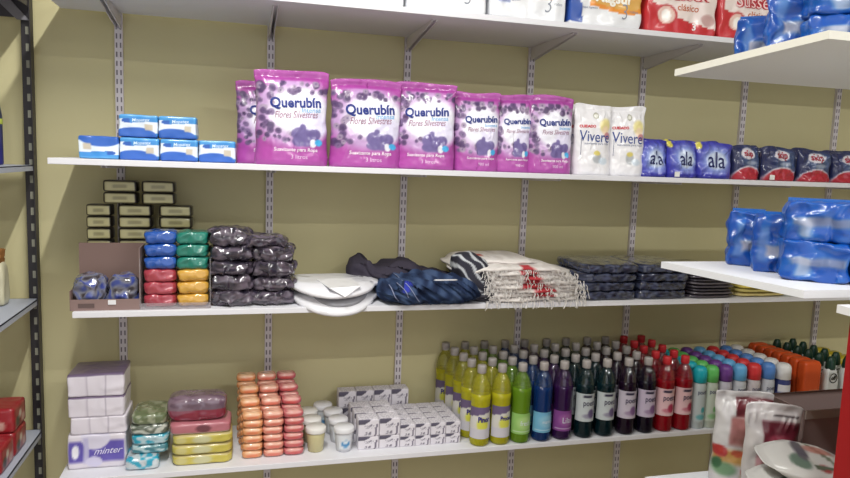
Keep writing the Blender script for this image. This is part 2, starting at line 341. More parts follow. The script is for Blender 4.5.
# purple softener pouches
def quer_paint(seed, small):
    R = random.Random(seed)
    dots = [(R.uniform(-.03, .22), R.uniform(.25, .85), R.uniform(.03, .055)) for _ in range(30)]+[(R.uniform(.2, 1.0), R.uniform(.77, .88), R.uniform(.025, .055)) for _ in range(22)]+[(R.uniform(.0, .6), R.uniform(.24, .36), R.uniform(.025, .045)) for _ in range(10)]
    def f(u, v, s):
        c = np.tile(np.array([168, 76, 158.]), (len(u), 1))
        if s > 0: return c
        c = mixc(c, ell(u, v, .5, .56, .56, .36, .3)*.85, (196, 170, 212))
        c = mixc(c, ell(u, v, .60, .57, .44, .25, .3), (238, 238, 250)); c = mixc(c, ell(u, v, .8, .42, .22, .14, .5), (226, 222, 245))
        for i, (a, b, r) in enumerate(dots):
            col = ((92, 70, 112), (122, 100, 140), (78, 60, 98), (160, 144, 168))[i % 4]
            c = mixc(c, ell(u, v, a, b, r*(1.0 if not small else 1.25), r*.75, .35)*.9, col); c = mixc(c, ell(u, v, a, b, r*.3, r*.22, .5)*.6, (70, 48, 100))
        for a, b, rx, ry in ((.60, .33, .12, .075), (.68, .29, .15, .09), (.58, .25, .1, .05), (.8, .33, .09, .06), (.64, .40, .045, .04), (.78, .27, .08, .07)):
            c = mixc(c, ell(u, v, a, b, rx, ry, .2)*.92, (104, 90, 148))
        c = mixc(c, ell(u, v, .78, .235, .045, .045, .2), (225, 225, 235)); c = mixc(c, ell(u, v, .86, .245, .055, .035, .2), (70, 170, 225))
        c = mixc(c, np.clip((.19-v)/.03+.12*np.sin(u*3), 0, 1), (172, 76, 162)); c = mixc(c, np.clip((v-.885)/.015, 0, 1), (162, 66, 152))
        c = mixc(c, (v > .965)*.35, (215, 120, 205))
        return c
    return f
def softener(x, y, w, h, d, rz, seed, label, small=False, lean=.0, big=True):
    t = thing('softener_pouch', label, 'pouch', (x, y, z2), rz, 'purple softener pouches')
    b = pouch('pouch_film', w, h, d, 'film', t, quer_paint(seed, small), seed, lean=lean)
    cx = .01 if not small else .015
    letter(b, 'Querubín', cx, h*.655, w*.68, (30, 48, 130), .03, .0, .04, 1.05, .002)
    letter(b, 'Intensa', cx+w*.2, h*.585, w*.26, (90, 170, 220), .0, .15, .05)
    letter(b, 'Flores Silvestres', cx, h*.53, w*.58, (150, 96, 124), .0, .35, .04, 1.5)
    letter(b, 'Suavizante para Ropa', cx, h*.165, w*.58, (250, 240, 250), .01, .1, .0, 1.0)
    letter(b, '900 ml' if small else '3 litros', cx+.01, h*.09, w*.22, (235, 200, 235), .0)
    return t
softener(.49, -.20, .22, .268, .085, .05, 1, 'purple softener pouch half hidden at the left end of the row')
softener(.556, -.30, .236, .300, .10, .03, 2, 'large purple softener pouch in full view, tallest of the row')
softener(.797, -.295, .242, .286, .10, .02, 3, 'large purple softener pouch in full view, second of the two widest')
softener(.998, -.29, .215, .290, .10, -.28, 4, 'large purple softener pouch turned aside, next to the first narrow one')
softener(1.10, -.18, .16, .268, .07, .0, 8, 'purple softener pouch standing behind the turned large one', True)
softener(1.18, -.300, .168, .268, .075, -.12, 5, 'narrow purple softener pouch, leftmost of the three small ones', True)
softener(1.25, -.17, .15, .268, .07, .1, 9, 'purple softener pouch mostly hidden behind two narrow ones', True)
softener(1.315, -.295, .145, .268, .075, -.1, 6, 'narrow purple softener pouch, middle of the three small ones', True)
softener(1.452, -.305, .178, .272, .08, -.05, 7, 'narrow purple softener pouch beside the white pouches', True)
# white pouches
def viv_paint(u, v, s):
    c = np.tile(np.array([235, 234, 238.]), (len(u), 1))
    if s > 0: return c
    c = mixc(c, ell(u, v, .78, .70, .15, .10, .4)*.8, (240, 225, 140)); c = mixc(c, ell(u, v, .80, .63, .10, .07, .3)*.7, (244, 215, 190)); c = mixc(c, ell(u, v, .86, .56, .09, .05, .3)*.6, (170, 80, 100))
    c = mixc(c, ell(u, v, .56, .25, .12, .085, .3)*.8, (165, 170, 175)); c = mixc(c, ell(u, v, .56, .31, .09, .035, .3)*.8, (225, 205, 90)); c = mixc(c, ell(u, v, .72, .2, .12, .05, .5)*.5, (190, 215, 235))
    c = mixc(c, ell(u, v, .54, .84, .07, .045, .12), (150, 150, 130)); c = mixc(c, ell(u, v, .54, .84, .05, .03, .12), (225, 225, 215))
    return c
for x, y, rz, sd, lab in ((1.572, -.25, .15, 11, 'white pouch furthest left, tucked behind the next white one'), (1.622, -.305, -.03, 12, 'white pouch in the middle of the three white ones'), (1.760, -.30, -.12, 13, 'white pouch standing next to the violet-blue packets')):
    t = thing('softener_pouch', lab, 'pouch', (x, y, z2), rz, 'white softener pouches')
    b = pouch('pouch_film', .148, .252, .075, 'film', t, viv_paint, sd)
    letter(b, 'Vivere', .0, .135, .115, (40, 66, 140), .0, .0, -.03, 1.25, .002); letter(b, 'CUIDADO', -.028, .172, .06, (205, 50, 62), .05, 0, .03)
    letter(b, 'suavizante para ropa', .008, .112, .095, (110, 120, 150), 0)
    mk('measuring_line', *boxes([(-.058, -.0565, -.0365, -.0355, .07, .13)]), 'paper', t, (70, 80, 120), smooth=False)
# detergent packets
def ala_paint(u, v, s):
    c = np.tile(np.array([62, 62, 172.]), (len(u), 1))
    if s > 0: return c
    c = mixc(c, ell(u, v, .52, .5, .42, .38, .6)*.9, (150, 170, 228)); c = mixc(c, ell(u, v, .52, .5, .28, .24, .3), (206, 220, 244)); c = mixc(c, ell(u, v, .06, .93, .10, .12, .3), (220, 210, 90)); c = mixc(c, rect(u, v, 0, 1, 0, .1, .03), (44, 44, 150))
    c = mixc(c, rect(u, v, .12, .8, .14, .18, .03)*.5, (150, 160, 220)); return c
def skip_paint(u, v, s):
    c = np.tile(np.array([44, 50, 92.]), (len(u), 1))
    if s > 0: return c
    c = mixc(c, ell(u, v, .62, .62, .40, .34, .5)*.5, (90, 120, 160)); c = mixc(c, ell(u, v, .5, .0, .5, .42, .08), (210, 205, 215)); c = mixc(c, ell(u, v, .5, .0, .48, .37, .08), (178, 40, 58))
    c = mixc(c, ell(u, v, .5, .76, .27, .16, .1), (225, 222, 232)); c = mixc(c, ell(u, v, .6, .5, .2, .06, .4)*.8, (170, 180, 200)); return c
def detergent(x, y, w, h, rz, paint, text, tcol, lab, grp, sd, tag_on=False):
    t = thing('detergent_packet', lab, 'detergent packet', (x, y, z2), rz, grp)
    b = pouch('packet_film', w, h, .075, 'film', t, paint, sd, nu=36, nv=36, amp=.011, seal=.05)
    if text == 'ala': letter(b, 'ala', 0, h*.5, w*.44, tcol, .005, 0, -.05, 1.25, .0025)
    else: letter(b, 'skip', 0, h*.765, w*.36, tcol, .02, 0, -.03, 1.0, .0025)
    if tag_on: box('price_sticker', -w*.42, -w*.42+.022, -.041, -.039, .004, .022, 'paper', (235, 235, 232), t)
for i, (x, y, w, h, rz, tg) in enumerate(((1.875, -.30, .135, .135, .1, 0), (1.995, -.31, .14, .138, .12, 1), (2.135, -.305, .16, .136, -.06, 0))):
    detergent(x, y, w, h, rz, ala_paint, 'ala', (26, 32, 96), ['violet-blue detergent packet leaning by the white pouches', 'violet-blue detergent packet with a price sticker, middle of three', 'violet-blue detergent packet beside the red-bottomed ones'][i], 'violet-blue detergent packets', 20+i, tg)
for i, (x, y, w) in enumerate(((1.93, -.19, .13), (2.06, -.19, .13), (2.19, -.19, .13))):
    detergent(x, y, w, .145, 0, ala_paint, 'ala', (26, 32, 96), ['violet-blue detergent packet in the second row, left', 'violet-blue detergent packet in the second row, middle', 'violet-blue detergent packet in the second row, right'][i], 'violet-blue detergent packets', 30+i)
for i, (x, y, w, h, rz, tg) in enumerate(((2.288, -.295, .135, .132, .05, 0), (2.432, -.31, .165, .13, .04, 1), (2.60, -.31, .155, .125, -.04, 0), (2.765, -.31, .16, .12, 0, 0), (2.93, -.31, .16, .12, 0, 0))):
    detergent(x, y, w, h, rz, skip_paint, 'skip', (170, 40, 66), ['navy packet with a red base next to the violet-blue packets', 'navy packet with a red base and a price sticker', 'navy packet with a red base, third from the left', 'navy packet with a red base, cut by the right edge of the photo', 'navy packet with a red base, last at the right'][i], 'navy and red detergent packets', 40+i, tg)
for i, x in enumerate((2.36, 2.52, 2.68, 2.84)):
    detergent(x, -.19, .15, .135, 0, skip_paint, 'skip', (170, 40, 66), f'navy packet in the second row, {["leftmost", "second from left", "third from left", "rightmost"][i]}', 'navy and red detergent packets', 50+i)

# ------------------------------------------------------------------ shelf 3
z3 = ZT[3]
# cream soap bars in dark wrap, behind the tray
def bar_paint(p):
    c = np.tile(np.array([38, 34, 32.]), (len(p), 1)); u = (p[:, 0]+1)/2; v = (p[:, 2]+1)/2
    fr = (p[:, 1] < -.7); c = mixc(c, rect(u, v, .07, .93, .1, .9, .03)*fr, (190, 184, 134)); c = mixc(c, rect(u, v, .3, .7, .35, .62, .05)*fr*.45, (110, 104, 74)); return c
rows = [(5, [('M', .017), ('R', .136)]), ]
bar0 = None
def bar(x, z, y, lab, w=.106):
    global bar0
    if bar0 is None:
        bar0 = rpack('soap_bar', .106, .07, .037, 'film', None, bar_paint, n=(24, 4, 10), k=9, amp=.002, seed=4, loc=(x, y, z)); tag(bar0, lab, 'soap bar', 'cream soap bars in dark wrap'); o = bar0
    else: o = dup(bar0, (x, y, z), None, lab)
    o.scale.x = w/.106; return o
colsx = {'left': -.045, 'middle': .064, 'right': .190}
for r in range(8):
    for cn, x in colsx.items():
        bar(x, z3+.0385*r, -.125, f'cream soap bar in the {cn} column, {["lowest", "second from the bottom", "third from the bottom", "fourth from the bottom", "fifth from the bottom", "sixth from the bottom", "seventh from the bottom", "topmost full layer"][r]}', .078 if cn == 'left' else .106)
for r in range(2):
    for x, cn in ((.02, 'left'), (.137, 'right')):
        bar(x, z3+.0385*(8+r)+.002, -.125, f'cream soap bar crowning the stack, {["lower", "upper"][r]} layer, {cn} of two')
# cardboard tray and scourers
t = thing('cardboard_tray', 'brown cardboard tray with a raised back and clear compartment walls', 'tray', (.005, -.29, z3))
box('base', -.097, .097, -.06, .07, 0, .003, 'paper', (130, 105, 98), t); box('front_lip', -.097, .097, -.062, -.059, 0, .034, 'paper', (138, 116, 112), t)
box('back_panel', -.097, .097, .068, .072, 0, .19, 'paper', (128, 106, 100), t); box('side_wall', -.0985, -.0955, -.06, .07, 0, .06, 'paper', (126, 104, 98), t); box('side_wall', .0955, .0985, -.06, .07, 0, .19, 'paper', (128, 110, 106), t)
box('window', -.075, -.03, -.0635, -.0622, .009, .022, 'paper', (100, 84, 82), t); box('price_sticker', .008, .03, -.0642, -.0625, .018, .032, 'paper', (225, 225, 228), t)
def scour_paint(sd):
    def f(p):
        c = np.tile(np.array([122, 124, 140.]), (len(p), 1)); n = nz3(p, 2.2, sd); c = mixc(c, np.clip(n*3, 0, 1), (62, 76, 150)); c = mixc(c, np.clip(-n*3-.3, 0, 1), (60, 54, 60)); return c
    return f
for i, x in enumerate((-.045, .05)):
    o = rpack('wrapped_scourer', .092, .10, .10, 'gloss', None, scour_paint(3+i), n=(22, 18, 20), k=3.4, amp=.014, freq=34, seed=7+i, loc=(x, -.29, z3+.003)); tag(o, ['wrapped scourer bundle at the left in the cardboard tray', 'wrapped blue-tinged scourer bundle at the right in the cardboard tray'][i], 'scourer', 'wrapped scourers in the tray')
# sponge compartment and sponges
t = thing('clear_display_box', 'clear open box holding blue, green, red and yellow sponge packs', 'box', (.206, -.292, z3))
for a in ((-.104, -.101, -.06, .05, 0, .16), (.101, .104, -.06, .05, 0, .16)): box('side_wall', *a, 'clear', (190, 185, 190), t)
box('front_lip', -.104, .104, -.062, -.06, 0, .02, 'clear', (180, 170, 176), t); box('base', -.104, .104, -.06, .05, 0, .0015, 'clear', (190, 185, 190), t)
spg = {}
for ci, x in enumerate((.158, .254)):
    for r in range(6):
        cn, c = (('red', (168, 62, 76)), ('yellow', (208, 160, 66)))[ci] if r < 3 else (('blue', (36, 84, 168)), ('green', (34, 124, 108)))[ci]
        pos = ['bottom', 'middle', 'top'][r % 3]; lab = f'{cn} sponge pack, {pos} of its three'
        zz = z3+.0015+r*.0395
        if cn not in spg:
            spg[cn] = rpack('sponge_pack', .095, .09, .041, 'gloss', None, None, n=(24, 16, 12), k=5, amp=.005, freq=42, seed=ci*3+r, loc=(x, -.29, zz), col=c); tag(spg[cn], lab, 'sponge', 'sponge packs in four colours')
        else: dup(spg[cn], (x, -.29, zz), rnd.uniform(-.05, .05), lab)
# dark wrapped bundles (two columns)
def dark_paint(sd):
    def f(p):
        c = np.tile(np.array([74, 66, 78.]), (len(p), 1)); n = nz3(p, 2.6, sd); c = mixc(c, np.clip(n*3, 0, 1), (104, 94, 108)); c = mixc(c, np.clip(-n*3, 0, 1), (46, 42, 56)); return c
    return f
for ci, (x, n, w) in enumerate(((.372, 5, .134), (.503, 5, .134))):
    zz = z3
    for r in range(n):
        h = ((.05, .05, .046, .05, .052), (.046, .046, .052, .05, .03))[ci][r]
        xo = rnd.uniform(-.006, .006)
        o = rpack('garbage_bag_bundle', w, .15, h+.004, 'gloss', None, dark_paint(ci*9+r), n=(34, 22, 14), k=4.2, amp=.015, freq=38, seed=ci*10+r, loc=(x+xo-(.02 if (ci and r == 4) else 0), -.27, zz), rot=(0, 0, rnd.uniform(-.08, .08)))
        tag(o, f'dark plastic-wrapped bundle in the {["left", "right"][ci]} column, {["lowest", "second up", "third up", "fourth up", "topmost"][r]}', 'bundle', 'dark wrapped bundles'); zz += h*.985
# white folded sheets
def droop(front, a, taper):
    def fn(V, p):
        V = V.copy(); t = np.clip((front-V[:, 1])/.1, 0, 2); V[:, 2] -= a*t**2
        V[:, 1] = V[:, 1]+taper*(p[:, 0]**2)*(p[:, 1] < 0)*.5; V[:, 2] += -.25*0; V[:, 2] = V[:, 2]*(1-.35*np.abs(p[:, 0])**3)
        return V
    return fn
t = thing('folded_plastic_sheet', 'white folded plastic sheets drooping over the front of the shelf', 'folded sheet', (.705, -.255, z3+.0))
def sag(front, drop, bow):
    def fn(V, p):
        V = V.copy(); X = p[:, 0]; over = np.clip(front-V[:, 1], 0, 1)
        V[:, 1] += bow*X**2*(p[:, 1] < .3)
        V[:, 2] -= drop*np.clip(over/.05, 0, 2)*np.clip(1-X**2, 0, 1); return V
    return fn
rpack('lower_sheet', .32, .30, .03, 'film', t, None, n=(30, 20, 4), k=4, amp=.003, freq=14, seed=1, fn=sag(-.10, .036, .07), col=(226, 226, 232), loc=(0, 0, .002))
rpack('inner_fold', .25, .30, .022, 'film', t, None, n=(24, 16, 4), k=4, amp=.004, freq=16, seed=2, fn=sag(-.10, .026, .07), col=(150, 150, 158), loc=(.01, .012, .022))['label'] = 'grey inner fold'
rpack('upper_sheet', .34, .30, .026, 'film', t, None, n=(30, 20, 4), k=4, amp=.004, freq=12, seed=3, fn=sag(-.09, .016, .09), col=(234, 234, 240), loc=(-.005, .0, .046))
V = [(-.03, -.146, .069), (.075, -.125, .071), (.02, -.158, .04), (.06, -.02, .078), (-.06, -.03, .077)]
mk('corner_flap', V+[(a, b+.003, c-.002) for a, b, c in V], [(0, 2, 1), (0, 1, 3, 4), (5, 6, 7), (5, 9, 8, 6), (0, 4, 9, 5), (4, 3, 8, 9), (3, 1, 6, 8), (1, 2, 7, 6), (2, 0, 5, 7)], 'film', t, (240, 240, 244), smooth=False)
# dark garments
def crease(sd, ang, amp):
    def fn(V, p):
        V = V.copy(); s = V[:, 0]*math.cos(ang)+V[:, 2]*math.sin(ang)*1.6+V[:, 1]*.3; r = np.abs(nz3(np.stack([s*3.2, V[:, 1]*.5, V[:, 2]*.3], 1), 14, sd))
        V[:, 1] += amp*(r-.2)*(p[:, 1] < 0); V[:, 2] += amp*.8*(r-.2)*(p[:, 2] > 0)
        V[:, 2] = np.maximum(V[:, 2], -.02); return V
    return fn
def shape(fnz, cr):
    def fn(V, p):
        V = cr(V, p); f = fnz((p[:, 0]+1)/2); V[:, 2] = V[:, 2]*f; return V
    return fn
t = thing('folded_garment', 'charcoal folded garment lying behind the navy one', 'garment', (.975, -.13, z3))
rpack('cloth', .40, .20, .135, 'cloth', t, None, n=(44, 18, 16), k=3.5, amp=.012, freq=16, seed=4, fn=shape(lambda u: .8+.3*np.exp(-((u-.03)/.08)**2)+.25*np.exp(-((u-.5)/.16)**2)-.25*u, crease(2, .9, .035)), col=(66, 62, 74))
t = thing('folded_garment', 'navy folded garment with blue piping drooping over the shelf front', 'garment', (1.03, -.30, z3-.002))
def navy(p):
    c = np.tile(np.array([50, 66, 98.]), (len(p), 1)); n = nz3(p*np.array([3, 1, 1]), 1.6, 5); c = mixc(c, np.clip(n*2.5, 0, .7), (78, 96, 130)); c = mixc(c, np.clip(-n*2.5, 0, .8), (34, 42, 66)); c = mixc(c, ell(p[:, 0], p[:, 2], -.62, .6, .12, .35)*.9, (56, 66, 176)); return c
g = rpack('cloth', .36, .22, .095, 'cloth', t, navy, n=(52, 18, 18), k=3., amp=.010, freq=18, seed=6, fn=shape(lambda u: .88+.15*np.sin(u*3.1), crease(3, .75, .045)))
for i, (xa, za, xb, zb) in enumerate(((-.135, .085, -.09, .035), (-.115, .09, -.05, .02), (-.155, .07, -.12, .02))):
    P = [(xa+(xb-xa)*s+.006*math.sin(s*4+i), za+(zb-za)*s) for s in np.linspace(0, 1, 8)]; bv = BVHTree.FromPolygons([v.co for v in g.data.vertices], [q.vertices for q in g.data.polygons]); V = []; F = []
    for x, z in P:
        h = bv.ray_cast(Vector((x, -1, z)), Vector((0, 1, 0))); y = (h[0].y if h[0] else -.12)-.001
        V += [(x-.0022, y, z), (x+.0022, y, z), (x, y-.003, z+.0004)]
    for j in range(7): a = 3*j; F += [(a, a+2, a+5, a+3), (a+2, a+1, a+4, a+5), (a+1, a, a+3, a+4)]
    mk('piping', V, F, 'cloth', t, (150, 158, 190))
rpack('garment_tape', .085, .012, .004, 'paper', t, col=(214, 214, 220), n=(6, 2, 2), loc=(.03, -.11, .092))
# fringed floor cloths
def rag_paint(sd, dark):
    def f(p):
        c = np.tile(np.array([240, 235, 232.]), (len(p), 1)); u = p[:, 0]
        n = nz3(p*np.array([2, .5, 1]), 3, sd); c = mixc(c, np.clip(n*2.2, 0, .3), (196, 186, 182))
        fr = p[:, 1] < -.75; q = {1: (.25, .17), 2: (.27, .19), 3: (.12, .22), 4: (.1, .12), 5: (.08, .14), 6: (.1, .16), 7: (.12, .10)}.get(sd)
        if q: c = mixc(c, ell(u, p[:, 2], q[0], 0, q[1], 2.5, .4)*fr, (190, 66, 74))
        if sd == 8: c = mixc(c, ell(u, p[:, 1], -.35, -.1, .10, .28, .4), (186, 84, 72))
        if dark: c = mixc(c, (u < -.66+.12*nz3(p, 4, sd)), (74, 72, 80))
        return c
    return f
zz = z3
for r in range(9):
    h = .0155; w_ = .475-.007*abs(r-3)-rnd.uniform(0, .02); x = 1.385+rnd.uniform(-.008, .008)-.004*r+(.0 if r < 8 else -.03)
    top = (r == 8)
    def sagl(V, p, r=r):
        V = V.copy(); V[:, 2] += .006*np.sin(V[:, 0]*14+r)*0-np.clip(p[:, 0]-.6, 0, 1)*.006*r-np.clip(-p[:, 0]-.75, 0, 1)*.01*r; V[:, 1] += .01*np.sin(V[:, 0]*25+r*2)*(p[:, 1] < 0); return V
    t = thing('floor_cloth', f'white fringed floor cloth with red print, {["lowest", "second", "third", "fourth", "fifth", "sixth", "seventh", "eighth", "topmost"][r]}{" in the stack" if r in (0, 8) else " from the bottom of the stack"}', 'cloth', (x, -.235+(.07 if top else 0), zz), 0, 'fringed floor cloths')
    rpack('cloth', w_-(.06 if top else 0), .27, h+.003, 'cloth', t, rag_paint(r, r < 7), n=(44, 10, 4), k=4, amp=.005, freq=22, seed=r, fn=sagl)
    if r < 8:
        V = []; F = []; R = random.Random(r)
        for k in range(64):
            xx = R.uniform(-.17, .235)*w_/.475; L = R.uniform(.008, .026 if r else .034); a = R.uniform(-.4, .4)*L; y0 = -.134-R.uniform(0, .006); z0 = .009-np.clip(xx/w_*2-.6, 0, 1)*.006*r; b = R.uniform(.0009, .0016)
            n = len(V)
            for s in range(4):
                q = s/3; X = xx+a*q+.002*math.sin(q*5+k); Y = y0-.007*math.sin(q*2.2); Z = z0-L*q; V += [(X-b, Y, Z), (X+b, Y, Z), (X, Y-b, Z)]
            for s in range(3): q = n+3*s; F += [(q, q+2, q+5, q+3), (q+2, q+1, q+4, q+5), (q+1, q, q+3, q+4)]
        mk('fringe', V, F, 'cloth', t, (240, 236, 234))['kind'] = 'stuff'
    zz += h
t = thing('striped_cloth', 'crumpled grey and black cloth tucked between the navy garment and the fringed stack', 'cloth', (1.20, -.29, z3))
def stripe(p):
    s = np.sin(p[:, 0]*9+p[:, 2]*7+2*nz3(p, 1.5, 3)); c = np.tile(np.array([58, 58, 68.]), (len(p), 1)); return mixc(c, np.clip(s*3-1.2, 0, 1), (196, 200, 206))
rpack('cloth', .13, .16, .165, 'cloth', t, stripe, n=(30, 14, 34), k=3, amp=.012, freq=22, seed=8, fn=lambda V, p: V+np.stack([-.045*(V[:, 2]/.165-.4), V[:, 2]*.1, V[:, 2]*0], 1))
# navy film packed cloths, two columns
def nav_paint(sd):
    def f(p):
        c = np.tile(np.array([56, 62, 86.]), (len(p), 1)); n = nz3(p*np.array([3, 1, 1.]), 2, sd); c = mixc(c, np.clip(n*2.5, 0, .8), (92, 100, 128)); return mixc(c, np.clip(-n*3, 0, .8), (34, 36, 54))
    return f
for ci, (x, w_) in enumerate(((1.715, .225), (1.935, .215))):
    for r in range(4):
        o = rpack('packed_cloth', w_, .27, .034, 'gloss', None, nav_paint(ci*5+r), n=(36, 16, 7), k=8, amp=.006, freq=34, seed=ci*7+r, loc=(x+rnd.uniform(-.008, .008), -.225, z3+.0325*r), rot=(0, 0, rnd.uniform(-.03, .03)))
        tag(o, f'dark navy cloth in shiny film, {["left", "right"][ci]} pile, {["bottom", "second up", "third up", "top"][r]}', 'packed cloth', 'film-packed navy cloths')
for r in range(9):
    o = rpack('packed_mat', .215-.008*(r % 3), .28, .0132, 'gloss', None, None, n=(20, 8, 3), k=5, amp=.0025, freq=20, seed=r, loc=(2.155+rnd.uniform(-.008, .008)-.01*(r > 6), -.225, z3+.0125*r), col=((78, 72, 84), (96, 90, 100), (62, 58, 70))[r % 3])
    tag(o, f'thin dark grey packed mat, {["lowest", "second", "third", "fourth", "fifth", "sixth", "seventh", "eighth", "topmost"][r]}{" in the pile" if r in (0, 8) else " from the bottom of the pile"}', 'packed mat', 'thin dark packed mats')
for r, (c, cn) in enumerate((((216, 200, 140), 'cream'), ((202, 190, 120), 'dull yellow'), ((232, 214, 110), 'yellow'), ((226, 210, 130), 'pale yellow'))):
    o = rpack('folded_cloth', .24-.015*r, .26, .0145, 'cloth', None, None, n=(14, 8, 3), k=6, amp=.002, seed=r+3, loc=(2.385, -.225, z3+.0152*r), col=c); tag(o, f'{cn} folded cloth under the right-hand shelf, beside the green one', 'cloth', 'yellow folded cloths')
o = rpack('folded_cloth', .12, .22, .05, 'cloth', None, None, n=(14, 10, 6), k=3.5, amp=.008, seed=9, loc=(2.57, -.24, z3), col=(34, 112, 72)); tag(o, 'green folded cloth beside the yellow ones', 'cloth')

# ------------------------------------------------------------------ shelf 4
z4 = ZT[4]
def nap_paint(kind):
    def f(p):
        u = (p[:, 0]+1)/2; v = (p[:, 2]+1)/2; c = np.tile(np.array([222, 216, 226.]), (len(p), 1))
        if kind == 'print':
            c = mixc(c, rect(u, v, .02, .98, .2, .8, .03), (96, 84, 172)); c = mixc(c, ell(u, v, .48, .9, .25, .35, .1), (216, 212, 230)); c = mixc(c, rect(u, v, .27, .36, .15, .9, .03), (190, 186, 220)); c = mixc(c, ell(u, v, .45, .2, .14, .16, .2), (210, 206, 232)); c = mixc(c, ell(u, v, .14, .5, .06, .2, .3), (240, 240, 250))
        else:
            for a in (.34, .68): c = mixc(c, rect(u, v, a-.012, a+.012, 0, 1, .01)*.55, (150, 140, 158))
            if kind == 'dark': c = mixc(c, (v > .92), (112, 96, 124))
        return c
    return f
for i, (z, h, k, lab, w_) in enumerate(((0, .112, 'print', 'large purple and white napkin pack at the bottom of the stack', .172), (.112, .056, 'plain', 'plain white napkin pack resting on the purple one', .165), (.168, .066, 'dark', 'white napkin pack with a dark top edge, under the topmost one', .165), (.234, .072, 'dark', 'white napkin pack with a dark top edge, topmost of the stack', .165))):
    t = thing('napkin_pack', lab, 'napkin pack', (-.037+(.006 if i == 1 else 0), -.225, z4+z), 0, 'napkin packs')
    b = rpack('wrapper', w_, .15, h, 'film', t, nap_paint(k), n=(40, 8, 20), k=22, amp=.003, freq=20, seed=i)
    if k == 'print': letter(b, 'minter', .03, .056, .085, (225, 222, 245), .0, .5, .04)
def teal_paint(sd, base, acc):
    def f(p):
        c = np.tile(np.array(base, float), (len(p), 1)); n = nz3(p*np.array([1.5, 1, 1]), 1.6, sd); return mixc(c, np.clip(n*5, 0, 1), acc)
    return f
for i, (x, y, z, w_, d, h, base, acc, lab) in enumerate(((.10, -.28, 0, .102, .13, .038, (200, 210, 216), (40, 160, 190), 'white and cyan pad pack, lowest and sticking out of the pile'), (.118, -.24, .038, .115, .14, .03, (60, 120, 132), (176, 200, 204), 'teal pad pack, second from the bottom of the pile'), (.118, -.24, .068, .115, .14, .032, (170, 196, 204), (40, 156, 182), 'pale cyan pad pack in the middle of the pile'), (.118, -.24, .10, .115, .14, .034, (96, 104, 92), (196, 200, 190), 'silver and green pad pack, second from the top'), (.12, -.24, .134, .108, .14, .034, (104, 116, 84), (150, 156, 130), 'olive green pad pack, topmost of the pile'))):
    o = rpack('pad_pack', w_, d, h+.002, 'gloss', None, teal_paint(i, base, acc), n=(28, 14, 10), k=6, amp=.004, freq=30, seed=i, loc=(x, y, z4+z), rot=(0, 0, rnd.uniform(-.05, .05))); tag(o, lab, 'pad pack', 'teal and green pad packs')
def ypaint(p):
    u = (p[:, 0]+1)/2; v = (p[:, 2]+1)/2; c = np.tile(np.array([200, 186, 84.]), (len(p), 1)); c = mixc(c, ell(u, v, .5, .5, .16, .4, .4)*.8, (196, 196, 168)); c = mixc(c, ell(u, v, .14, .5, .12, .35, .4)*.6, (206, 200, 160)); c = mixc(c, (v > .86)|(v < .08), (190, 176, 120)); return c
for r in range(3):
    t = rpack('soap_pack', .188, .12, .034, 'film', None, ypaint, n=(30, 8, 10), k=6, amp=.003, freq=22, seed=r, loc=(.282, -.275, z4+.034*r)); tag(t, f'yellow soap pack, {["bottom", "middle", "top"][r]} of three', 'soap pack', 'yellow soap packs')
def pinkp(p):
    u = (p[:, 0]+1)/2; v = (p[:, 2]+1)/2; c = np.tile(np.array([182, 112, 122.]), (len(p), 1)); c = mixc(c, ell(u, v, .55, .5, .12, .35), (110, 60, 70)); return mixc(c, (v < .12), (210, 190, 180))
o = rpack('soap_pack', .19, .12, .036, 'film', None, pinkp, n=(30, 8, 10), k=8, amp=.002, seed=5, loc=(.276, -.27, z4+.102)); tag(o, 'pink soap pack between the yellow packs and the dark wrapped one', 'soap pack')
def plum(p):
    v = (p[:, 2]+1)/2; c = np.tile(np.array([104, 82, 98.]), (len(p), 1)); c = mixc(c, (v < .45), (132, 34, 58)); n = nz3(p, 2, 2); return mixc(c, np.clip(n*2, 0, .5), (150, 130, 144))
o = rpack('wrapped_roll_pack', .184, .10, .082, 'gloss', None, plum, n=(34, 16, 18), k=5, amp=.004, freq=24, seed=6, loc=(.265, -.265, z4+.138)); tag(o, 'plum and dark red shiny pack on top of the pink one', 'pack')
# orange / pink soap stack
def soapc(c1):
    def f(p):
        c = np.tile(np.array(c1, float), (len(p), 1)); u = (p[:, 0]+1)/2; v = (p[:, 2]+1)/2; c = mixc(c, ell(u, v, .5, .85, .5, .25, .5)*.55, (245, 225, 200)); return mixc(c, ell(u, v, .5, .4, .3, .25, .4)*.35, (230, 90, 70)); 
    return f
SP = []
for cn, c1 in (('orange', (222, 150, 98)), ('salmon', (214, 132, 114)), ('pink-red', (190, 88, 98))):
    o = rpack('soap_bar', .068, .052, .0265, 'gloss', None, soapc(c1), n=(12, 8, 6), k=3.4, amp=.0015, freq=40, seed=len(SP)); SP.append((cn, o))
first = [True]*3
for ci in range(3):
    for dpt, (y, n) in enumerate(((-.295, 6), (-.24, 7), (-.185, 8), (-.13, 9))):
        for r in range(n):
            cn, o = SP[ci]; lab = f'{cn} wrapped soap bar, {ORD[dpt]} row from the shelf edge, {["lowest", "second up", "third up", "fourth up", "fifth up", "sixth up", "seventh up", "eighth up", "ninth up"][r]}'
            loc = (.44+ci*.068+rnd.uniform(-.002, .002)-.006*dpt, y, z4+r*.0262)
            if first[ci]: o.location = loc; first[ci] = False; tag(o, lab, 'soap bar', 'orange to pink soap bars')
            else: dup(o, loc, rnd.uniform(-.08, .08), lab)
